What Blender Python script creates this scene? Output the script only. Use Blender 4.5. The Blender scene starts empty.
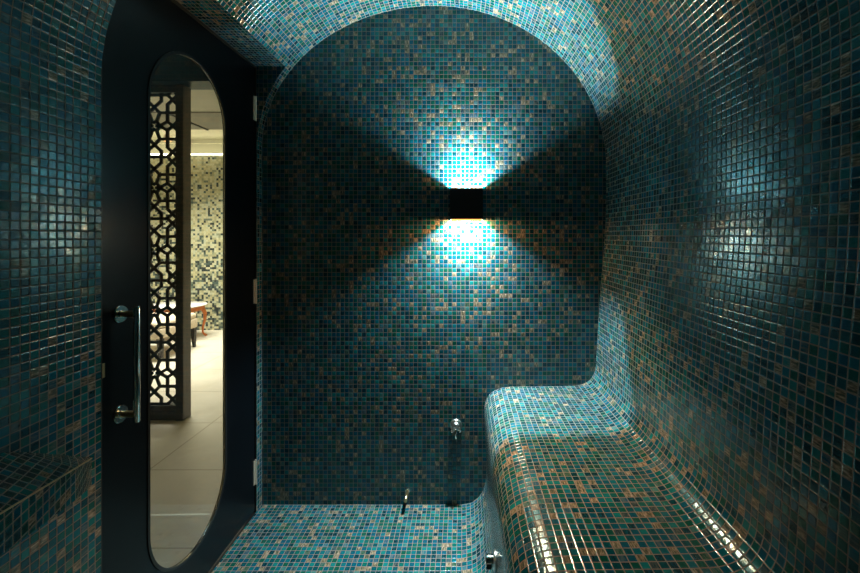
import bpy, bmesh, math, random
from mathutils import Vector, Matrix
random.seed(7)
sc = bpy.context.scene
COL = sc.collection
P = 0.0215                      # pitch of the glass mosaic, m
YB, YF = 2.09, -0.70            # back and front wall of the steam room
DY0, DY1, DZ = 1.158, 2.035, 2.168   # doorway recess
F = 418.0

# ------------------------------------------------------------------ node helpers
class NT:
    def __init__(s, name):
        s.m = bpy.data.materials.new(name); s.m.use_nodes = True
        s.t = s.m.node_tree; s.t.nodes.clear()
        s.out = s.t.nodes.new('ShaderNodeOutputMaterial')
    def n(s, typ, ins=None, **kw):
        nd = s.t.nodes.new(typ)
        for k, v in kw.items(): setattr(nd, k, v)
        for k, v in (ins or {}).items():
            sock = nd.inputs[k]
            if isinstance(v, bpy.types.NodeSocket): s.t.links.new(v, sock)
            else: sock.default_value = v
        return nd
    def math(s, op, a, b=None, c=None, clamp=False):
        nd = s.t.nodes.new('ShaderNodeMath'); nd.operation = op; nd.use_clamp = clamp
        for i, v in enumerate((a, b, c)):
            if v is None: continue
            if isinstance(v, bpy.types.NodeSocket): s.t.links.new(v, nd.inputs[i])
            else: nd.inputs[i].default_value = v
        return nd.outputs[0]
    def vmath(s, op, a, b=None, scale=None):
        nd = s.t.nodes.new('ShaderNodeVectorMath'); nd.operation = op
        for i, v in enumerate((a, b)):
            if v is None: continue
            if isinstance(v, bpy.types.NodeSocket): s.t.links.new(v, nd.inputs[i])
            else: nd.inputs[i].default_value = v
        if scale is not None:
            if isinstance(scale, bpy.types.NodeSocket): s.t.links.new(scale, nd.inputs[3])
            else: nd.inputs[3].default_value = scale
        return nd.outputs[0]
    def ramp(s, fac, stops, mode='LINEAR'):
        nd = s.t.nodes.new('ShaderNodeValToRGB'); nd.color_ramp.interpolation = mode
        e = nd.color_ramp.elements
        while len(e) > 1: e.remove(e[-1])
        e[0].position = stops[0][0]; e[0].color = (*stops[0][1], 1)
        for p, c in stops[1:]:
            x = e.new(p); x.color = (*c, 1)
        s.t.links.new(fac, nd.inputs[0])
        return nd.outputs[0]
    def mix(s, fac, a, b, mode='MIX'):
        nd = s.t.nodes.new('ShaderNodeMix'); nd.data_type = 'RGBA'; nd.blend_type = mode
        for sock, v in ((nd.inputs[0], fac), (nd.inputs[6], a), (nd.inputs[7], b)):
            if isinstance(v, bpy.types.NodeSocket): s.t.links.new(v, sock)
            else: sock.default_value = (*v, 1) if isinstance(v, tuple) and len(v) == 3 else v
        return nd.outputs[2]
    def done(s, shader):
        s.t.links.new(shader, s.out.inputs['Surface']); return s.m

def simple(name, col, rough=0.5, metal=0.0, noise=None, spec=0.5, bump=0.0, emit=None, estr=0.0, trans=0.0, ior=1.45, coat=0.0):
    t = NT(name)
    c = (*col, 1)
    nor = None
    if noise:
        co = t.n('ShaderNodeTexCoord').outputs['Object']
        nz = t.n('ShaderNodeTexNoise', {'Vector': co, 'Scale': noise[0], 'Detail': 5.0}).outputs[0]
        c = t.ramp(nz, [(0.3, tuple(x*(1-noise[1]) for x in col)), (0.7, tuple(min(1, x*(1+noise[1])) for x in col))])
        if bump: nor = t.n('ShaderNodeBump', {'Height': nz, 'Strength': bump, 'Distance': 0.002}).outputs[0]
    ins = {'Base Color': c, 'Roughness': rough, 'Metallic': metal, 'Specular IOR Level': spec, 'IOR': ior, 'Transmission Weight': trans, 'Coat Weight': coat}
    if nor: ins['Normal'] = nor
    if emit: ins['Emission Color'] = (*emit, 1); ins['Emission Strength'] = estr
    return t.done(t.n('ShaderNodeBsdfPrincipled', ins).outputs[0])

def mosaic(name, stops, bronze=0.075, grout=(0.235, 0.16, 0.128), half=0.435, rough=0.115, tilt=0.017, pitch=P):
    """glass mosaic: one random tone, tilt and ripple per tile, matt grout between"""
    t = NT(name)
    uv = t.n('ShaderNodeUVMap', uv_map='UVMap').outputs[0]
    s = t.vmath('SCALE', uv, scale=1.0/pitch)
    cell = t.vmath('FLOOR', s); fr = t.vmath('FRACTION', s)
    wn = t.n('ShaderNodeTexWhiteNoise', {'Vector': cell}, noise_dimensions='3D')
    wn2 = t.n('ShaderNodeTexWhiteNoise', {'Vector': t.vmath('ADD', cell, (17.3, 4.1, 9.7))}, noise_dimensions='3D')
    rnd, rcol = wn.outputs['Value'], wn.outputs['Color']
    rnd2 = wn2.outputs['Value']
    # grout mask
    c0 = t.vmath('ABSOLUTE', t.vmath('SUBTRACT', fr, (0.5, 0.5, 0.5)))
    sx = t.n('ShaderNodeSeparateXYZ', {0: c0})
    mx = t.math('MAXIMUM', sx.outputs[0], sx.outputs[1])
    g = t.n('ShaderNodeMapRange', {0: mx, 1: half, 2: half+0.03}).outputs[0]
    # tile tones
    base = t.ramp(rnd, stops, 'CONSTANT')
    # streaks run along the first uv axis of each tile
    off = t.vmath('SCALE', rcol, scale=30.0)
    st = t.n('ShaderNodeTexNoise', {'Vector': t.vmath('ADD', t.vmath('MULTIPLY', s, (5.0, 0.9, 1.0)), off), 'Scale': 1.0, 'Detail': 3.0, 'Roughness': 0.6}).outputs[0]
    streak = t.n('ShaderNodeMapRange', {0: st, 1: 0.38, 2: 0.66}).outputs[0]
    base = t.mix(t.math('MULTIPLY', streak, 0.3), base, (0.003, 0.110, 0.130))
    # bronze (copper-flecked) tiles, a little clustered
    lf = t.n('ShaderNodeTexNoise', {'Vector': cell, 'Scale': 0.11, 'Detail': 2.0}).outputs[0]
    thr = t.math('MULTIPLY', t.n('ShaderNodeMapRange', {0: lf, 1: 0.35, 2: 0.68, 3: 0.4, 4: 1.9}).outputs[0], bronze)
    isb = t.math('LESS_THAN', rnd2, thr)
    bz = t.ramp(streak, [(0.0, (0.045, 0.075, 0.060)), (0.4, (0.20, 0.15, 0.095)), (1.0, (0.50, 0.37, 0.28))])
    # faint copper veins in part of the others
    vein = t.math('MULTIPLY', t.math('LESS_THAN', rnd2, t.math('MULTIPLY', thr, 2.6)), t.math('MULTIPLY', streak, 0.28))
    base = t.mix(vein, base, (0.34, 0.24, 0.16))
    base = t.mix(isb, base, bz)
    col = t.mix(g, base, grout)
    # height: pillow + ripple
    pil = t.n('ShaderNodeMapRange', {0: mx, 1: half-0.09, 2: half+0.03, 3: 1.0, 4: 0.0}, interpolation_type='SMOOTHSTEP').outputs[0]
    rip = t.n('ShaderNodeTexNoise', {'Vector': t.vmath('ADD', t.vmath('MULTIPLY', s, (4.2, 1.7, 1.0)), off), 'Scale': 1.0, 'Detail': 2.0}).outputs[0]
    h = t.math('ADD', t.math('MULTIPLY', pil, 0.0007), t.math('MULTIPLY', rip, 0.00065))
    # tilt per tile
    geo = t.n('ShaderNodeNewGeometry')
    tv = t.vmath('SCALE', t.vmath('SUBTRACT', wn2.outputs['Color'], (0.5, 0.5, 0.5)), scale=tilt*2)
    tv = t.vmath('SCALE', tv, scale=t.math('SUBTRACT', 1.0, g))
    nrm = t.vmath('NORMALIZE', t.vmath('ADD', geo.outputs['Normal'], tv))
    bmp = t.n('ShaderNodeBump', {'Height': h, 'Strength': 0.75, 'Distance': 1.0, 'Normal': nrm}).outputs[0]
    rg = t.mix(g, t.math('ADD', t.math('MULTIPLY', rnd2, 0.10), rough), (0.85, 0.85, 0.85))
    spec = t.math('MULTIPLY', t.math('SUBTRACT', 1.0, t.math('MULTIPLY', g, 0.85)), 0.65)
    met = t.math('MULTIPLY', t.math('MULTIPLY', isb, 0.2), t.math('SUBTRACT', 1.0, g))
    b = t.n('ShaderNodeBsdfPrincipled', {'Base Color': col, 'Roughness': rg, 'Specular IOR Level': spec, 'Metallic': met, 'Normal': bmp, 'IOR': 1.52, 'Specular Tint': (0.60, 0.90, 1.0, 1)})
    return t.done(b.outputs[0])

TEAL = [(0.0, (0.000, 0.048, 0.070)), (0.22, (0.000, 0.060, 0.112)), (0.40, (0.001, 0.080, 0.072)), (0.55, (0.000, 0.024, 0.042)),
        (0.68, (0.000, 0.098, 0.142)), (0.80, (0.002, 0.060, 0.038)), (0.90, (0.004, 0.135, 0.145))]
M_TILE = mosaic('teal_glass_mosaic', TEAL)
M_TILE_B = mosaic('teal_glass_mosaic_back', TEAL, bronze=0.10)
M_BLACK = simple('door_black', (0.003, 0.004, 0.006), rough=0.3, noise=(3.0, 0.2), spec=0.3)
M_EDGE = simple('door_edge_dark', (0.012, 0.011, 0.011), rough=0.4)
M_SILVER = simple('thin_dark_trim', (0.05, 0.05, 0.05), rough=0.3, metal=0.7)
M_CHROME = simple('chrome', (0.85, 0.82, 0.78), rough=0.08, metal=1.0)
M_SATIN = simple('satin_chrome', (0.80, 0.76, 0.72), rough=0.28, metal=1.0)
M_BRASS = simple('satin_brass', (0.85, 0.62, 0.36), rough=0.3, metal=1.0)
M_NICKEL = simple('hinge_nickel', (0.9, 0.75, 0.62), rough=0.35, metal=0.8)
M_RUBBER = simple('black_rubber', (0.01, 0.01, 0.01), rough=0.6)
M_GLASS = simple('clear_glass', (0.93, 0.98, 0.97), rough=0.0, trans=1.0, ior=1.45)
M_HOUS = simple('sconce_black', (0.006, 0.006, 0.007), rough=0.5)
M_AMBER = simple('amber_led', (1, 0.6, 0.25), emit=(1.0, 0.33, 0.07), estr=3.2)
M_EDGE_GLINT = simple('grout_edge_highlight', (0.62, 0.40, 0.22), rough=0.35, metal=0.6)

# ------------------------------------------------------------------ mesh helpers
def link(name, me, mat=None, parent=None):
    o = bpy.data.objects.new(name, me); COL.objects.link(o)
    if mat is not None and me is not None: me.materials.append(mat)
    if parent is not None: o.parent = parent
    return o
def finish(name, bm, mat, parent=None, smooth=False, angle=None):
    bmesh.ops.recalc_face_normals(bm, faces=bm.faces)
    me = bpy.data.meshes.new(name); bm.to_mesh(me); bm.free()
    if smooth or angle:
        for p in me.polygons: p.use_smooth = True
        if angle: me.set_sharp_from_angle(angle=math.radians(angle))
    return link(name, me, mat, parent)
def tag(o, label=None, cat=None, group=None, kind=None):
    if label: o['label'] = label
    if cat: o['category'] = cat
    if group: o['group'] = group
    if kind: o['kind'] = kind
    return o
def empty(name, loc):
    o = bpy.data.objects.new(name, None); COL.objects.link(o); o.location = loc
    o.empty_display_size = 0.05
    return o
def box(bm, x0, x1, y0, y1, z0, z1, bev=0.0):
    r = bmesh.ops.create_cube(bm, size=1.0)
    vs = r['verts']
    for v in vs:
        v.co = Vector(((x0+x1)/2+v.co.x*(x1-x0), (y0+y1)/2+v.co.y*(y1-y0), (z0+z1)/2+v.co.z*(z1-z0)))
    if bev:
        es = {e for v in vs for e in v.link_edges}
        bmesh.ops.bevel(bm, geom=list(es), offset=bev, segments=2, affect='EDGES', profile=0.5)
def lathe(bm, prof, origin, axis, seg=32):
    """prof: (distance along axis, radius)"""
    ax = Vector(axis).normalized()
    up = Vector((0, 0, 1)) if abs(ax.z) < 0.9 else Vector((1, 0, 0))
    u = ax.cross(up).normalized(); w = ax.cross(u).normalized()
    o = Vector(origin); rings = []
    for d, r in prof:
        if r < 1e-6: rings.append([bm.verts.new(o+ax*d)])
        else: rings.append([bm.verts.new(o+ax*d+(u*math.cos(2*math.pi*k/seg)+w*math.sin(2*math.pi*k/seg))*r) for k in range(seg)])
    for a, b in zip(rings, rings[1:]):
        for k in range(seg):
            k2 = (k+1) % seg
            if len(a) == 1 and len(b) == 1: continue
            if len(a) == 1: bm.faces.new((a[0], b[k], b[k2]))
            elif len(b) == 1: bm.faces.new((a[k], b[0], a[k2]))
            else: bm.faces.new((a[k], b[k], b[k2], a[k2]))
    for rg in (rings[0], rings[-1]):
        if len(rg) > 1: bm.faces.new(rg)
def tube(bm, pts, rad, seg=14):
    pts = [Vector(p) for p in pts]; rings = []
    n = len(pts); rads = rad if isinstance(rad, (list, tuple)) else [rad]*n
    d0 = (pts[1]-pts[0]).normalized()
    u = d0.orthogonal().normalized()
    for i, p in enumerate(pts):
        d = (pts[min(i+1, n-1)]-pts[max(i-1, 0)]).normalized()
        u = (u-d*u.dot(d)).normalized(); w = d.cross(u)
        rings.append([bm.verts.new(p+(u*math.cos(2*math.pi*k/seg)+w*math.sin(2*math.pi*k/seg))*rads[i]) for k in range(seg)])
    for a, b in zip(rings, rings[1:]):
        for k in range(seg):
            bm.faces.new((a[k], b[k], b[(k+1) % seg], a[(k+1) % seg]))
    bm.faces.new(rings[0]); bm.faces.new(rings[-1])
def crom(pts, sub=10):
    out = []
    q = [tuple(2*a-b for a, b in zip(pts[0], pts[1]))]+list(pts)+[tuple(2*a-b for a, b in zip(pts[-1], pts[-2]))]
    for i in range(1, len(q)-2):
        for k in range(sub):
            s = k/sub; p0, p1, p2, p3 = q[i-1:i+3]
            # centripetal-ish: tangents limited by chord
            d = math.dist(p1, p2); d0 = math.dist(p0, p1) or d; d1 = math.dist(p2, p3) or d
            m1 = [((b-a)/(d0+d))*d for a, b in zip(p0, p2)]
            m2 = [((b-a)/(d+d1))*d for a, b in zip(p1, p3)]
            h = (2*s**3-3*s*s+1, s**3-2*s*s+s, -2*s**3+3*s*s, s**3-s*s)
            out.append(tuple(h[0]*a+h[1]*b+h[2]*c+h[3]*e for a, b, c, e in zip(p1, m1, p2, m2)))
    out.append(tuple(pts[-1])); return out

# ------------------------------------------------------------------ cross-section of the room (x, z) with arclength
bench_pts = [(0.6705, 0.7225), (0.664, 0.6665), (0.637, 0.6215), (0.590, 0.5985), (0.530, 0.5935), (0.380, 0.5905), (0.235, 0.588), (0.185, 0.5795),
             (0.140, 0.553), (0.116, 0.510), (0.110, 0.4575), (0.116, 0.330), (0.123, 0.190), (0.118, 0.115), (0.094, 0.052), (0.050, 0.013), (-0.005, 0.0)]
wall_r = [(0.6705, 0.7225), (0.6835, 0.9375), (0.696, 1.1225), (0.712, 1.31), (0.7195, 1.50), (0.72, 1.6975)]
bench_prof = crom(bench_pts, 8)
wallr_prof = crom(wall_r, 8)
CX = -0.14
vault_prof = []
N = 48
for k in range(N+1):
    a = math.pi/2*k/N; vault_prof.append((CX+0.86*math.cos(a), 1.6975+0.795*math.sin(a)))
aC = math.asin((DZ-1.7725)/0.72)
left = [math.pi/2*(1-k/N) for k in range(1, N+1)]
left = sorted(set([a for a in left if abs(a-aC) > 0.012]+[aC]), reverse=True)
for a in left: vault_prof.append((CX-0.86*math.cos(a), 1.7725+0.72*math.sin(a)))
iC = len([1 for _ in range(N+1)])+left.index(aC)
wall_l = [(-1.0, 1.7725-(1.7725)*k/12) for k in range(13)]
def arcs(pr, u0=0.0):
    us = [u0]
    for a, b in zip(pr, pr[1:]): us.append(us[-1]+math.dist(a, b))
    return us

def sweep(name, prof, us, ys, mat, skip=None, extra=None, thick=None):
    """sheet swept along Y; uv = (arclength, y) in metres; optional extra polygons [(pts3, uvs)]"""
    bm = bmesh.new(); uvl = bm.loops.layers.uv.new('UVMap')
    grid = [[bm.verts.new((x, y, z)) for (x, z) in prof] for y in ys]
    for j in range(len(ys)-1):
        for i in range(len(prof)-1):
            if skip and skip(i, j): continue
            f = bm.faces.new((grid[j][i], grid[j][i+1], grid[j+1][i+1], grid[j+1][i]))
            for l, (u, v) in zip(f.loops, ((us[i], ys[j]), (us[i+1], ys[j]), (us[i+1], ys[j+1]), (us[i], ys[j+1]))): l[uvl].uv = (u, v)
            f.smooth = True
    for pts, uvs in (extra or []):
        f = bm.faces.new([bm.verts.new(p) for p in pts])
        for l, q in zip(f.loops, uvs): l[uvl].uv = q
    for v in [v for v in bm.verts if not v.link_faces]: bm.verts.remove(v)
    me = bpy.data.meshes.new(name); bm.to_mesh(me); bm.free()
    return link(name, me, mat)

ys = [YF, DY0, DY1, YB]
u_r = arcs(wallr_prof); u_v = arcs(vault_prof, u_r[-1]); u_l = arcs(wall_l, u_v[-1])
u_b = [-u for u in arcs(bench_prof)]
tag(sweep('wall_right', wallr_prof, u_r, [YF, YB], M_TILE), 'tall mosaic wall on the bench side, leaning back above the bench', kind='structure')
# vault + horizontal soffit over the doorway
XD = -1.012
zc = vault_prof[iC]
soff = [((zc[0], DY0, DZ), (zc[0], DY1, DZ), (XD-0.06, DY1, DZ), (XD-0.06, DY0, DZ))]
exc = []
for y in (DY0, DY1):
    pts = [(x, y, z) for x, z in vault_prof[iC:]]+[(XD-0.06, y, 1.7725), (XD-0.06, y, DZ)]
    exc.append((pts, [(p[0], p[2]) for p in pts]))
soff_uv = [(u_v[iC], DY0), (u_v[iC], DY1), (u_v[iC]+0.3, DY1), (u_v[iC]+0.3, DY0)]
tag(sweep('ceiling', vault_prof, u_v, ys, M_TILE, skip=lambda i, j: j == 1 and i >= iC, extra=[(soff[0], soff_uv)]+exc),
    'arched mosaic vault over the steam room', kind='structure')
ex = []
for y in (DY0, DY1):
    pts = [(-1.0, y, 1.7725), (-1.0, y, 0.0), (XD-0.06, y, 0.0), (XD-0.06, y, 1.7725)]
    ex.append((pts, [(p[0], p[2]) for p in pts]))
tag(sweep('wall_left', wall_l, u_l, ys, M_TILE, skip=lambda i, j: j == 1, extra=ex), 'flat mosaic wall around the black door', kind='structure')
# back and front walls: the whole section as one face
sect = bench_prof[::-1]+wallr_prof[1:]+vault_prof[1:]+wall_l[1:]
def endwall(name, y, label, mat):
    bm = bmesh.new(); uvl = bm.loops.layers.uv.new('UVMap')
    f = bm.faces.new([bm.verts.new((x, y, z)) for x, z in sect])
    for l in f.loops: l[uvl].uv = (l.vert.co.x+0.006, l.vert.co.z)
    me = bpy.data.meshes.new(name); bm.to_mesh(me); bm.free()
    tag(link(name, me, mat), label, kind='structure')
endwall('wall_back', YB, 'arched end wall of small teal and copper mosaic carrying the lamp', M_TILE_B)
endwall('wall_front', YF, 'mosaic wall opposite the lamp', M_TILE)
bm = bmesh.new(); uvl = bm.loops.layers.uv.new('UVMap')
f = bm.faces.new([bm.verts.new(p) for p in ((-1.0, YF, 0), (-0.005, YF, 0), (-0.005, YB, 0), (-1.0, YB, 0))])
for l in f.loops: l[uvl].uv = (l.vert.co.x+0.005+u_b[-1], l.vert.co.y)
me = bpy.data.meshes.new('floor'); bm.to_mesh(me); bm.free()
tag(link('floor', me, M_TILE), 'turquoise mosaic floor of the steam room', kind='structure')

# ------------------------------------------------------------------ bench
b = sweep('mosaic_bench', bench_prof, u_b, [YF, YB-0.0005], M_TILE)
tag(b, 'built-in mosaic bench with rounded front edge along the right wall', 'bench')

# ------------------------------------------------------------------ ledge on the near left wall
def sm(t): t = max(0, min(1, t)); return t*t*(3-2*t)
def lerp_tab(tab, y):
    if y >= tab[0][0]: return tab[0][1]
    for (a, va), (b_, vb) in zip(tab, tab[1:]):
        if y >= b_: return va+(vb-va)*(a-y)/(a-b_)
    return tab[-1][1]
Y0 = 1.127
yy = [Y0-0.0214*k for k in range(int((Y0-YF)/0.0214)+1)]+[YF+0.001]
xe_t = [(Y0, -0.9985), (1.04, -0.935), (0.9565, -0.882), (0.84, -0.838), (0.724, -0.80), (0.45, -0.745), (YF, -0.74)]
zj_t = [(Y0, 0.748), (0.9565, 0.851), (0.905, 0.876), (0.80, 0.905), (0.60, 0.935), (YF, 0.95)]
bm = bmesh.new(); uvl = bm.loops.layers.uv.new('UVMap')
rows = []
for y in yy:
    xf = lerp_tab(xe_t, y); zf = 1.3475-0.602*abs(xf); zj = lerp_tab(zj_t, y)
    w = max(1e-4, math.hypot(xf+1, zj-zf)); th = 0.074
    rows.append([((-0.9995, y, zj), zf+w), ((xf-0.004, y, zf+0.0002), zf+0.004), ((xf, y, zf-0.004), zf-0.004), ((xf, y, zf-th), zf-th), ((-0.9995, y, min(zf-th, zj-0.002)), zf-th-w)])
vv = [0.0]
for a, c in zip(rows, rows[1:]): vv.append(vv[-1]-math.dist(a[2][0], c[2][0]))
g = [[bm.verts.new(p) for p, u in r] for r in rows]
for j in range(len(rows)-1):
    for i in range(5):
        k = (i+1) % 5
        f = bm.faces.new((g[j][i], g[j][k], g[j+1][k], g[j+1][i]))
        for l, (jj, ii) in zip(f.loops, ((j, i), (j, k), (j+1, k), (j+1, i))): l[uvl].uv = (rows[jj][ii][1]+0.009, vv[jj]+0.008)
bm.faces.new(g[0]); bm.faces.new(g[-1][::-1])
bmesh.ops.recalc_face_normals(bm, faces=bm.faces)
me = bpy.data.meshes.new('mosaic_ledge'); bm.to_mesh(me); bm.free()
led = tag(link('mosaic_ledge', me, M_TILE), 'low mosaic ledge with sloping top and a painted coppery highlight along its edge beside the black door', 'ledge')
bm = bmesh.new()
tube(bm, [(r[2][0][0]+0.0002, r[2][0][1], r[2][0][2]+0.003) for r in rows], 0.0018, 6)
finish('edge_highlight', bm, M_EDGE_GLINT, led, smooth=True)  # thin coppery tube paints the highlight along the grout edge

# ------------------------------------------------------------------ door
WY0, WY1, WZ0, WZ1 = 1.340, 1.772, 0.164, 2.004
wr = (WY1-WY0)/2; wc = (WY0+WY1)/2
def stadium(off=0.0, n=28):
    r = wr-off; p = []
    for k in range(n+1):
        a = math.pi*k/n; p.append((wc+r*math.cos(a), WZ1-wr+r*math.sin(a)))
    for k in range(n+1):
        a = math.pi+math.pi*k/n; p.append((wc+r*math.cos(a), WZ0+wr+r*math.sin(a)))
    return p
def plate_hole(bm, outer, inner, x0, x1):
    """flat plate between x0 and x1 with a hole; outer, inner lists of (y, z)"""
    loops = []
    for x in (x0, x1):
        es = []; lp = []
        for pl in (outer, inner):
            vs = [bm.verts.new((x, a, c)) for a, c in pl]; lp.append(vs)
            es += [bm.edges.new((vs[i], vs[(i+1) % len(vs)])) for i in range(len(vs))]
        bmesh.ops.triangle_fill(bm, edges=es, use_beauty=True)
        loops.append(lp)
    for a, c in zip(loops[0], loops[1]):
        n = len(a)
        for i in range(n): bm.faces.new((a[i], a[(i+1) % n], c[(i+1) % n], c[i]))
XF = -1.004                       # room-side face of the leaf
door = tag(empty('door_1', (XF, DY1, 0.0)), 'black door with tall oblong rounded glass opening', kind='structure')
def dpart(name, bm, mat, smooth=False, angle=None, parent=None):
    o = finish(name, bm, mat, None, smooth, angle)
    par = parent or door
    o.parent = par
    if parent is None: o.matrix_parent_inverse = Matrix.Translation(-door.location)
    return o
bm = bmesh.new()
D0, D1, DB, DT = DY0+0.006, DY1-0.012, 0.014, DZ-0.012
plate_hole(bm, [(D0, DB), (D1, DB), (D1, DT), (D0, DT)], stadium(), XF-0.014, XF)
bmesh.ops.triangulate(bm, faces=[f for f in bm.faces if len(f.verts) > 4])
dpart('door_leaf', bm, M_BLACK)
def ring(bm, o0, o1, x0, x1):
    a = stadium(o0); c = stadium(o1); n = len(a)
    V = [[bm.verts.new((x, p[0], p[1])) for p in pl] for x, pl in ((x0, a), (x1, a), (x1, c), (x0, c))]
    for i in range(n):
        k = (i+1) % n
        for q in range(4): bm.faces.new((V[q][i], V[q][k], V[(q+1) % 4][k], V[(q+1) % 4][i]))
bm = bmesh.new(); ring(bm, -0.007, 0.003, XF-0.001, XF+0.003)
dpart('glazing_rim', bm, M_SILVER, angle=40)
bm = bmesh.new(); ring(bm, 0.0003, 0.003, XF-0.013, XF-0.0105)
dpart('glazing_gasket', bm, M_RUBBER, angle=40)
bm = bmesh.new(); s_ = stadium(0.0015)
A = [bm.verts.new((XF-0.002, a, c)) for a, c in s_]; B = [bm.verts.new((XF-0.010, a, c)) for a, c in s_]
bm.faces.new(A); bm.faces.new(B[::-1])
for i in range(len(A)): bm.faces.new((A[i], A[(i+1) % len(A)], B[(i+1) % len(A)], B[i]))
dpart('glass_pane', bm, M_GLASS)
# pull handle
HY = 1.2258; HZ = (1.116, 0.8226); HX = -0.954
bm = bmesh.new()
lathe(bm, [(-0.17, 0), (-0.17, 0.0078), (-0.1685, 0.0088), (0.1685, 0.0088), (0.17, 0.0078), (0.17, 0)], (HX, HY, sum(HZ)/2+0.0), (0, 0, 1), 24)
hd = dpart('pull_handle', bm, M_CHROME, angle=40); hd['label'] = 'chrome vertical pull bar'
for z in HZ:
    bm = bmesh.new()
    lathe(bm, [(0, 0.0255), (0.004, 0.0255), (0.0065, 0.0235), (0.0065, 0.0125), (0.009, 0.0115), (0.009, 0)], (XF, HY, z), (1, 0, 0), 36)
    o = dpart('rosette', bm, M_CHROME, angle=35, parent=hd)
    bm = bmesh.new(); lathe(bm, [(0, 0.0095), (HX-XF-0.010, 0.0095)], (XF+0.008, HY, z), (1, 0, 0), 24)
    o = dpart('standoff', bm, M_BRASS, angle=35, parent=hd)

# hinges and strike
for z in (1.960, 1.0747, 0.199):
    bm = bmesh.new(); box(bm, XF-0.002, XF+0.0035, D1-0.014, D1+0.004, z-0.0575, z+0.0575, 0.001)
    h = dpart('hinge', bm, M_NICKEL); h['label'] = 'pale metal door hinge'
    bm = bmesh.new(); lathe(bm, [(-0.06, 0), (-0.06, 0.0045), (0.06, 0.0045), (0.06, 0)], (XF+0.004, D1+0.004, z), (0, 0, 1), 14)
    dpart('hinge_knuckle', bm, M_NICKEL, angle=40, parent=h)
bm = bmesh.new(); box(bm, XF-0.002, XF+0.002, D0+0.001, D0+0.010, 0.948, 0.988, 0.0008)
st_ = dpart('strike_plate', bm, M_BRASS)
# thin silver trim round the doorway
bm = bmesh.new()
box(bm, XD-0.05, XF+0.004, D1+0.006, DY1-0.0005, 0.0, DZ-0.001)
box(bm, XD-0.05, XF+0.004, DY0+0.0005, DY0+0.004, 0.0, DZ-0.001)
box(bm, XD-0.05, XF+0.004, DY0+0.004, D1+0.006, DZ-0.008, DZ-0.001)
tag(finish('trim_1', bm, simple('door_frame_dark', (0.05, 0.045, 0.04), rough=0.35, metal=0.6)), 'thin dark metal frame around the black door', kind='structure')
bm = bmesh.new(); box(bm, -1.10, -1.0, DY0, DY1, -0.02, 0.0005)
tag(finish('trim_2', bm, M_EDGE), 'dark sill under the door', kind='structure')

# ------------------------------------------------------------------ wall lamp (box throwing light up and down)
LX, LH, LZ0, LZ1, LY0 = 0.0215, 0.0795, 1.4240, 1.5745, 2.015
lamp = tag(empty('wall_lamp', (LX, YB, (LZ0+LZ1)/2)), 'black box wall lamp throwing light up and down the back wall', 'wall lamp')
def lpart(name, bm, mat, **k):
    o = finish(name, bm, mat, None, **k); o.parent = lamp; o.matrix_parent_inverse = Matrix.Translation(-lamp.location); return o
bm = bmesh.new()
t_ = 0.003
box(bm, LX-LH, LX+LH, LY0, LY0+t_, LZ0, LZ1, 0.0006)
for s in (-1, 1): box(bm, *sorted((LX+s*LH, LX+s*(LH-t_))), LY0+t_, YB-0.001, LZ0, LZ1)
box(bm, LX-LH+t_, LX+LH-t_, YB-0.004, YB-0.001, LZ0+0.03, LZ1-0.03)
RD = 0.052
box(bm, LX-LH+t_, LX+LH-t_, LY0+t_, YB-0.004, LZ0+RD+0.004, LZ1-RD-0.004)
lpart('lamp_housing', bm, M_HOUS)
for z0, z1 in ((LZ0-0.010, LZ0+0.002), (LZ1-0.004, LZ1+0.001)):
    bm = bmesh.new(); box(bm, LX-LH+0.006, LX+LH-0.006, LY0+0.0005, LY0+t_+0.003, z0, z1)
    o = lpart('amber_strip', bm, M_AMBER)
def area(name, loc, rot, sx, sy, power, col, parent=None, spread=None):
    l = bpy.data.lights.new(name, 'AREA'); l.shape = 'RECTANGLE'; l.size = sx; l.size_y = sy; l.energy = power; l.color = col
    if spread: l.spread = spread
    o = bpy.data.objects.new(name, l); COL.objects.link(o); o.location = loc; o.rotation_euler = rot
    if parent: o.parent = parent; o.matrix_parent_inverse = Matrix.Translation(-parent.location)
    return o
COOL, WARM = (0.58, 0.91, 1.0), (1.0, 0.76, 0.46)
SY = LY0+t_+0.005+0.50*(RD+0.010)
TC, TW = math.radians(8), math.radians(36)
for z, r in ((LZ0+RD, TC), (LZ1-RD, math.pi-TC)):
    area('lamp_led_cool', (LX, SY, z), (-r, 0, 0), 0.035, 0.005, 29.0, COOL, lamp, math.radians(135))
for z, r in ((LZ0+0.008, TW), (LZ1-0.008, math.pi-TW)):
    area('lamp_led_warm', (LX, LY0+0.030, z), (-r, 0, 0), 0.10, 0.010, 10.5, WARM, lamp, math.radians(118))
for z, r in ((LZ0-0.0005, 0.0), (LZ1+0.0005, math.pi)):
    area('lamp_led_amber', (LX, LY0+0.030, z), (r, 0, 0), 0.13, 0.03, 2.5 if r == 0 else 1.5, (1.0, 0.60, 0.28), lamp)

for s_x in (-1, 1):  # added lights tilted sideways to strengthen gold reflections on the side walls
    area('amber_side_fill', (LX+s_x*0.045, LY0+0.040, LZ0+0.002), (0, -s_x*math.radians(50), 0), 0.016, 0.06, 1.7, (1.0, 0.60, 0.26), lamp)

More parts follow.
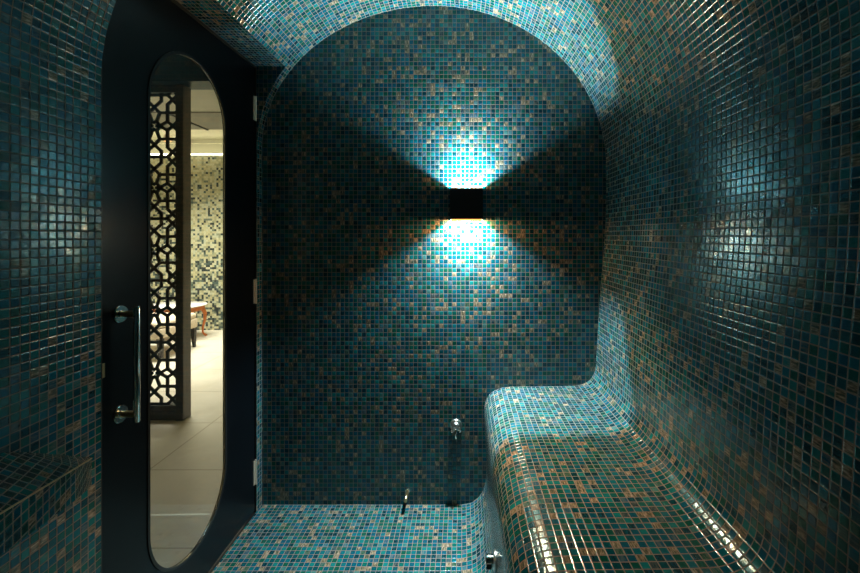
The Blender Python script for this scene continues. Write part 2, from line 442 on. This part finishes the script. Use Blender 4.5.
# ------------------------------------------------------------------ small fittings
bm = bmesh.new()
VX, VZ = -0.030, 0.3975
lathe(bm, [(0, 0.030), (0.004, 0.030), (0.008, 0.027), (0.010, 0.020), (0.018, 0.017), (0.024, 0.012), (0.026, 0)], (VX, YB, VZ), (0, -1, 0), 36)
v = tag(finish('shower_valve', bm, M_SATIN, angle=45), 'round chrome valve with spout low on the back wall under the lamp', 'valve')
for s in (-1, 1):
    bm = bmesh.new(); lathe(bm, [(0, 0), (0.001, 0.006), (0.014, 0.0075), (0.018, 0.005), (0.019, 0)], (VX+s*0.020, YB-0.006, VZ-0.022), (0, -1, 0), 16)
    finish('knob', bm, M_CHROME, v, angle=45)
bm = bmesh.new()
tube(bm, [(VX, YB-0.02, VZ-0.006), (VX, YB-0.032, VZ-0.016), (VX, YB-0.034, VZ-0.030), (VX, YB-0.034, VZ-0.052)], [0.007, 0.006, 0.005, 0.005])
finish('spout', bm, M_CHROME, v, smooth=True)
bm = bmesh.new()
lathe(bm, [(0, 0.0125), (0.003, 0.0125), (0.004, 0.010), (0.004, 0)], (-0.272, YB, 0.070), (0, -1, 0), 24)
w = tag(finish('outlet_pipe', bm, M_CHROME, angle=45), 'short chrome pipe jutting from the foot of the back wall', 'pipe')
bm = bmesh.new(); tube(bm, [(-0.272, YB-0.002, 0.070), (-0.272, YB-0.045, 0.069), (-0.273, YB-0.075, 0.064)], 0.008)
finish('nozzle', bm, M_BRASS, w, smooth=True)
# steam nozzle on the bench face
bm = bmesh.new(); NX, NY, NZ = 0.1215, 1.515, 0.168
lathe(bm, [(0, 0.034), (0.004, 0.034), (0.008, 0.030), (0.008, 0.019), (0.008, 0)], (NX, NY, NZ), (-1, 0, 0.03), 36)
nz_ = tag(finish('steam_nozzle', bm, M_SATIN, angle=40), 'round chrome steam nozzle low on the bench front', 'nozzle')
bm = bmesh.new(); lathe(bm, [(0.006, 0.020), (0.030, 0.020), (0.036, 0.018), (0.037, 0.013), (0.030, 0.012), (0.030, 0)], (NX, NY, NZ), (-1, 0, 0.03), 32)
finish('nozzle_head', bm, M_CHROME, nz_, angle=40)
bm = bmesh.new(); box(bm, NX-0.0335, NX-0.0150, NY-0.0215, NY-0.0185, NZ-0.016, NZ+0.004)
finish('nozzle_opening', bm, M_RUBBER, nz_)

# ------------------------------------------------------------------ lounge beyond the door
LNX0, LNX1, LNY0, LNY1, LNZ = -5.2, -1.09, 0.3, 5.93, 2.75
M_MARB = NT('cream_marble_floor')
t = M_MARB
co = t.n('ShaderNodeTexCoord').outputs['Object']
nzv = t.n('ShaderNodeTexNoise', {'Vector': co, 'Scale': 1.6, 'Detail': 6.0, 'Distortion': 1.2}).outputs[0]
cm = t.ramp(nzv, [(0.35, (0.60, 0.55, 0.44)), (0.55, (0.68, 0.63, 0.52)), (0.7, (0.73, 0.69, 0.58))])
br = t.n('ShaderNodeTexBrick', {'Vector': co, 'Color1': (1, 1, 1, 1), 'Color2': (0.95, 0.95, 0.95, 1), 'Mortar': (0.55, 0.5, 0.42, 1), 'Scale': 1.0, 'Mortar Size': 0.004, 'Brick Width': 0.9, 'Row Height': 0.6}, offset=0.0).outputs[0]
cm = t.mix(1.0, cm, br, 'MULTIPLY')
M_MARB = t.done(t.n('ShaderNodeBsdfPrincipled', {'Base Color': cm, 'Roughness': 0.28}).outputs[0])
M_CREAM = simple('cream_plaster', (0.78, 0.74, 0.58), rough=0.8, noise=(2.0, 0.05))
M_GREYP = simple('grey_ceiling_strip', (0.22, 0.21, 0.17), rough=0.7, noise=(2.0, 0.1))
def lounge_wall_mat():
    t = NT('cream_black_mosaic')
    co = t.n('ShaderNodeTexCoord').outputs['Object']
    s = t.vmath('SCALE', co, scale=1/0.030)
    cell = t.vmath('FLOOR', t.vmath('MULTIPLY', t.vmath('ADD', s, (0.3, 0.3, 0.3)), (1, 0, 1)))
    wn = t.n('ShaderNodeTexWhiteNoise', {'Vector': cell}, noise_dimensions='3D').outputs['Value']
    wn2 = t.n('ShaderNodeTexWhiteNoise', {'Vector': t.vmath('ADD', cell, (3.3, 8.1, 1.7))}, noise_dimensions='3D').outputs['Value']
    z = t.n('ShaderNodeSeparateXYZ', {0: co}).outputs[2]
    thr = t.n('ShaderNodeMapRange', {0: z, 1: 0.0, 2: 2.3, 3: 0.56, 4: 0.10}).outputs[0]
    light = t.ramp(wn2, [(0, (0.46, 0.43, 0.25)), (0.3, (0.52, 0.50, 0.33)), (0.55, (0.34, 0.33, 0.19)), (0.75, (0.44, 0.46, 0.33)), (0.9, (0.24, 0.26, 0.17))], 'CONSTANT')
    dark = t.ramp(wn2, [(0, (0.02, 0.03, 0.03)), (0.5, (0.06, 0.09, 0.08)), (0.8, (0.13, 0.16, 0.12))], 'CONSTANT')
    c = t.mix(t.math('LESS_THAN', wn, thr), light, dark)
    return t.done(t.n('ShaderNodeBsdfPrincipled', {'Base Color': c, 'Roughness': 0.35}).outputs[0])
M_LMOS = lounge_wall_mat()
def sbox(name, x0, x1, y0, y1, z0, z1, mat, label):
    bm = bmesh.new(); box(bm, x0, x1, y0, y1, z0, z1); return tag(finish(name, bm, mat), label, kind='structure')
sbox('floor_lounge', LNX0, -1.07, LNY0, LNY1, -0.06, -0.001, M_MARB, 'cream marble floor beyond the glass of the door')
sbox('wall_lounge_back', LNX0, LNX1, LNY1, LNY1+0.1, 0.0, 2.48, M_LMOS, 'cream and black mosaic wall beyond the glass of the door')
sbox('wall_lounge_upper', LNX0, LNX1, LNY1+0.28, LNY1+0.34, 2.38, LNZ+0.25, M_CREAM, 'cream wall in the lit recess above the pale mosaic')
sbox('wall_lounge_left', LNX0-0.1, LNX0, LNY0, LNY1+0.34, -0.05, LNZ+0.25, M_CREAM, 'cream side wall of the lounge')
sbox('wall_lounge_front', LNX0, LNX1, LNY0-0.1, LNY0, -0.05, LNZ+0.25, M_CREAM, 'cream near wall of the lounge')
sbox('wall_lounge_right', LNX1, LNX1+0.05, 2.2, LNY1+0.34, -0.05, LNZ+0.25, M_CREAM, 'cream wall of the lounge behind the steam room')
sbox('wall_lounge_door', LNX1, LNX1+0.05, LNY0, 2.2, 2.2, LNZ+0.25, M_CREAM, 'cream wall above the door on the lounge side')
sbox('wall_lounge_beside_door', LNX1, LNX1+0.05, LNY0, DY0-0.03, -0.05, 2.2, M_CREAM, 'cream wall beside the door on the lounge side')
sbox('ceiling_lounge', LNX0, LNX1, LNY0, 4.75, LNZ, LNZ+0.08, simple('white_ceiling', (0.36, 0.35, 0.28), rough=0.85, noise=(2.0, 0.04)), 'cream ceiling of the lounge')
sbox('ceiling_lounge_strip', LNX0, LNX1, 4.75, 5.5, LNZ-0.015, LNZ+0.08, M_GREYP, 'grey recessed strip in the lounge ceiling')
sbox('ceiling_lounge_cove', LNX0, LNX1, 5.5, LNY1+0.34, LNZ+0.02, LNZ+0.10, M_CREAM, 'cream ceiling recess above the pale mosaic wall')
# seams of the ceiling running towards the far wall
bm = bmesh.new()
for x in (-4.3, -3.35, -2.4): box(bm, x-0.012, x+0.012, 4.75, 5.5, LNZ-0.03, LNZ-0.015)
tag(finish('trim_3', bm, M_EDGE), 'dark seams in the grey ceiling strip', kind='structure')
sbox('trim_4', LNX0, LNX1, 2.98, 3.16, 2.445, LNZ+0.02, simple('header_navy_reflection', (0.004, 0.018, 0.032), rough=0.3), 'dark header above the carved screen')  # navy colour stands in for blue tiles reflected in the door glass
# LED line on top of the mosaic wall
bm = bmesh.new(); box(bm, LNX0+0.05, LNX1-0.05, LNY1+0.005, LNY1+0.05, 2.4805, 2.505)
tag(finish('light_strip', bm, simple('led_white', (1, 1, 0.85), emit=(1.0, 0.92, 0.62), estr=5.0)), 'bright light strip along the top of the pale mosaic wall', 'light strip')
area('cove_light', (-3.4, LNY1-0.10, 2.62), (math.radians(12), 0, 0), 3.4, 0.1, 7, (1, 0.90, 0.66))
area('lounge_light_far', (-3.3, 4.7, 2.70), (0, 0, 0), 1.6, 0.8, 105, (1, 0.94, 0.80), None, math.radians(110))
area('lounge_light_up', (-3.3, 4.0, 2.2), (math.pi, 0, 0), 1.2, 0.8, 0.6, (1, 0.93, 0.75))

# small spotlight seen through the screen
bm = bmesh.new(); DLX, DLY, DLZ = -3.95, 5.60, 2.61
lathe(bm, [(0, 0.0), (0, 0.035), (0.07, 0.045), (0.09, 0.045), (0.085, 0.036), (0.06, 0.03), (0.06, 0)], (DLX, DLY, DLZ+0.08), (0, 0, -1), 24)
dl = tag(finish('ceiling_spotlight', bm, M_NICKEL, angle=40), 'small glowing amber ceiling spotlight seen through the carved screen', 'spotlight')
bm = bmesh.new(); lathe(bm, [(0, 0), (0, 0.034), (0.012, 0.03), (0.02, 0)], (DLX, DLY, DLZ+0.012), (0, 0, -1), 20)
finish('bulb', bm, simple('amber_bulb', (1, 0.7, 0.3), emit=(1, 0.55, 0.18), estr=25), dl, smooth=True)
bm = bmesh.new(); tube(bm, [(DLX, DLY, DLZ+0.078), (DLX, DLY, LNZ+0.02)], 0.008, 10)
finish('stem', bm, M_NICKEL, dl)

# ------------------------------------------------------------------ carved screen
SX1 = -2.03; SY0, SY1 = 3.03, 3.12; SZ1 = 2.44
M_WOOD = NT('dark_brown_wood'); t = M_WOOD
co = t.n('ShaderNodeTexCoord').outputs['Object']
gz = t.n('ShaderNodeTexNoise', {'Vector': t.vmath('MULTIPLY', co, (30, 30, 1.5)), 'Scale': 1.0, 'Detail': 4.0}).outputs[0]
cw = t.ramp(gz, [(0.3, (0.008, 0.006, 0.005)), (0.7, (0.020, 0.014, 0.010))])
M_WOOD = t.done(t.n('ShaderNodeBsdfPrincipled', {'Base Color': cw, 'Roughness': 0.32}).outputs[0])
M_POST = simple('brown_post_face', (0.04, 0.028, 0.02), rough=0.3, noise=(5, 0.15), spec=0.7)
scr = tag(empty('carved_screen', (SX1, SY0, 0)), 'dark carved screen with geometric star lattice beyond the door glass', 'screen')
def spart(name, bm, mat, **k):
    o = finish(name, bm, mat, None, **k); o.parent = scr; o.matrix_parent_inverse = Matrix.Translation(-scr.location); return o
SW = 1.2
bm = bmesh.new()
box(bm, SX1-0.052, SX1, SY0, SY1, 0.0, SZ1, 0.002)
spart('post', bm, M_WOOD)
bm = bmesh.new(); box(bm, SX1, SX1+0.004, SY0+0.003, SY1-0.003, 0.003, SZ1-0.003)
q = spart('post_face', bm, M_POST)
bm = bmesh.new(); box(bm, SX1-SW, SX1-SW+0.052, SY0, SY1, 0.0, SZ1, 0.002)
spart('post', bm, M_WOOD)
bm = bmesh.new(); box(bm, SX1-SW+0.052, SX1-0.052, SY0+0.01, SY1-0.01, 0.0, 0.105, 0.002)
box(bm, SX1-SW+0.052, SX1-0.052, SY0+0.002, SY0+0.01, 0.055, 0.062)
spart('bottom_rail', bm, M_WOOD)
bm = bmesh.new(); box(bm, SX1-SW+0.052, SX1-0.052, SY0+0.01, SY1-0.01, SZ1-0.052, SZ1, 0.002)
spart('top_rail', bm, M_WOOD)
# lattice: strips of one unit, mirrored and repeated; unit coordinates come from a half-period 200 tall, 155 wide
U = 0.453/400.0
segs = [((0, 0), (85, 0)), ((85, 0), (118, 30)), ((118, 30), (152, 0)), ((118, 30), (85, 62)), ((85, 62), (85, 172)), ((118, 30), (157, 72)), ((157, 72), (157, 95)),
        ((45, 0), (45, 38)), ((45, 38), (0, 78)), ((0, 78), (35, 115)), ((35, 115), (137, 115)), ((137, 115), (157, 95)),
        ((35, 115), (15, 168)), ((15, 168), (0, 178)), ((15, 168), (36, 200)), ((36, 200), (85, 172)), ((85, 172), (122, 200)), ((122, 200), (157, 162)), ((36, 200), (15, 200))]
XR = SX1-0.052
WU = 157*U
LY, LD, LW = SY0+0.03, 0.012, 0.0215
zb, zt = 0.100, SZ1-0.045
zd0 = 1.3475-(281-235)*SY0/F                       # a diamond centre
full = []
for (a, c) in segs:
    for my in (1, -1):
        if my == -1 and a[1] == 0 and c[1] == 0: continue
        full.append(((a[0], my*a[1]), (c[0], my*c[1])))
bm = bmesh.new()
def bar(bm, p, q, w, y0, y1):
    d = (Vector(q)-Vector(p)); L = d.length
    if L < 1e-5: return
    d /= L; n = Vector((-d.y, d.x))*(w/2)
    p2 = Vector(p)-d*w*0.35; q2 = Vector(q)+d*w*0.35
    ring_ = [p2+n, p2-n, q2-n, q2+n]
    A = [bm.verts.new((v.x, y0, v.y)) for v in ring_]; B = [bm.verts.new((v.x, y1, v.y)) for v in ring_]
    bm.faces.new(A); bm.faces.new(B[::-1])
    for i in range(4): bm.faces.new((A[i], B[i], B[(i+1) % 4], A[(i+1) % 4]))
def clip(p, q, lo, hi, xlo):
    p, q = list(p), list(q)
    for (a, b_) in ((p, q), (q, p)):
        if a[1] < lo:
            if b_[1] <= lo: return None
            s = (lo-a[1])/(b_[1]-a[1]); a[0] += (b_[0]-a[0])*s; a[1] = lo
        if a[1] > hi:
            if b_[1] >= hi: return None
            s = (hi-a[1])/(b_[1]-a[1]); a[0] += (b_[0]-a[0])*s; a[1] = hi
    if p[0] < xlo or q[0] < xlo: return None
    return p, q
ncol = int((SW-0.104)/WU)+1
for col in range(ncol):
    for k in range(-4, 5):
        for i_, (a, c) in enumerate(full):
            def M(p):
                ux = p[0]*U if col % 2 == 0 else (157-p[0])*U
                x = XR-WU*(col+1)+ux
                return (x, zd0+k*400*U-p[1]*U)
            r = clip(M(a), M(c), zb, zt, SX1-SW+0.05)
            if r:
                e = ((i_ + k) % 5)*0.0002
                bar(bm, r[0], r[1], LW, LY+e, LY+LD-e)
spart('lattice', bm, M_WOOD)

# ------------------------------------------------------------------ side table and upholstered seat
M_ORW = simple('orange_brown_wood', (0.50, 0.15, 0.035), rough=0.35, noise=(14, 0.25))
M_WMAR = simple('white_veined_marble', (0.72, 0.70, 0.68), rough=0.2, noise=(9, 0.35))
TX, TY, TH = -3.71, 5.42, 0.450
tb = tag(empty('side_table', (TX, TY, 0)), 'side table with curved orange wooden legs and white marble top', 'side table')
def tpart(name, bm, mat, par, root, **k):
    o = finish(name, bm, mat, None, **k); o.parent = par; o.matrix_parent_inverse = Matrix.Translation(-root.location); return o
bm = bmesh.new()
n = 48; ring0 = []
def oval(rx, ry, z): return [(TX+rx*math.copysign(abs(math.cos(2*math.pi*k/n))**0.7, math.cos(2*math.pi*k/n)), TY+ry*math.copysign(abs(math.sin(2*math.pi*k/n))**0.7, math.sin(2*math.pi*k/n)), z) for k in range(n)]
R = [[bm.verts.new(p) for p in oval(rx, ry, z)] for rx, ry, z in ((0.30, 0.20, TH-0.028), (0.345, 0.235, TH-0.022), (0.35, 0.24, TH-0.010), (0.34, 0.23, TH))]
for a, c in zip(R, R[1:]):
    for k in range(n): bm.faces.new((a[k], a[(k+1) % n], c[(k+1) % n], c[k]))
bm.faces.new(R[0][::-1]); bm.faces.new(R[-1])
tpart('tabletop', bm, M_WMAR, tb, tb, angle=50)
bm = bmesh.new(); box(bm, TX-0.27, TX+0.27, TY-0.17, TY+0.17, TH-0.095, TH-0.028, 0.008)
tpart('apron', bm, M_ORW, tb, tb)
for sx in (-1, 1):
    for sy in (-1, 1):
        bm = bmesh.new(); x0, y0 = TX+sx*0.245, TY+sy*0.15
        prof = [(0.0, TH-0.04, 0.024), (0.006, TH-0.09, 0.027), (0.026, TH-0.15, 0.024), (0.024, 0.22, 0.018), (0.006, 0.12, 0.013), (0.004, 0.055, 0.0115), (0.018, 0.025, 0.014), (0.034, 0.012, 0.017), (0.040, 0.001, 0.014)]
        tube(bm, [(x0+sx*d, y0+sy*d*0.7, z) for d, z, r in prof], [r for d, z, r in prof], 12)
        tpart('leg', bm, M_ORW, tb, tb, smooth=True)
M_BEIGE = simple('beige_upholstery', (0.62, 0.52, 0.38), rough=0.85, noise=(40, 0.12), bump=0.3)
M_DLEG = simple('dark_wood_leg', (0.02, 0.014, 0.011), rough=0.35)
ax0, ax1, ay0, ay1 = -4.00, -3.20, 4.44, 5.06
st = tag(empty('upholstered_stool', ((ax0+ax1)/2, (ay0+ay1)/2, 0)), 'low beige upholstered seat on tapered dark legs beside the side table', 'stool')
bm = bmesh.new(); box(bm, ax0, ax1, ay0, ay1, 0.235, 0.345, 0.015)
tpart('seat', bm, M_BEIGE, st, st, angle=50)
bm = bmesh.new(); box(bm, ax0+0.004, ax1-0.004, ay0+0.004, ay1-0.004, 0.345, 0.415, 0.03)
tpart('cushion', bm, M_BEIGE, st, st, angle=60)
for x in (ax0+0.04, ax1-0.035):
    for y in (ay0+0.035, ay1-0.035):
        bm = bmesh.new(); s = 1 if x > -3.5 else -1
        A = [bm.verts.new((x+a*0.026, y+c*0.026, 0.236)) for a, c in ((-1, -1), (1, -1), (1, 1), (-1, 1))]
        B = [bm.verts.new((x+s*0.012+a*0.013, y+c*0.013, 0.0)) for a, c in ((-1, -1), (1, -1), (1, 1), (-1, 1))]
        bm.faces.new(A); bm.faces.new(B[::-1])
        for i in range(4): bm.faces.new((A[i], B[i], B[(i+1) % 4], A[(i+1) % 4]))
        tpart('leg', bm, M_DLEG, st, st)

# ------------------------------------------------------------------ world, camera, colour
w = bpy.data.worlds.new('world'); sc.world = w; w.use_nodes = True
w.node_tree.nodes['Background'].inputs[0].default_value = (0.02, 0.05, 0.08, 1)
w.node_tree.nodes['Background'].inputs[1].default_value = 0.1
cam = bpy.data.cameras.new('camera'); co_ = bpy.data.objects.new('camera', cam); COL.objects.link(co_)
co_.location = (0, 0, 1.3475); co_.rotation_euler = (math.pi/2, 0, 0)
cam.sensor_width = 36; cam.sensor_fit = 'HORIZONTAL'; cam.lens = F/860*36
cam.shift_x = -32/860; cam.shift_y = -51.5/860; cam.clip_start = 0.02
sc.camera = co_
sc.view_settings.view_transform = 'Standard'; sc.view_settings.look = 'None'
sc.view_settings.exposure = -0.12; sc.view_settings.gamma = 1.0
sc.view_settings.use_curve_mapping = False
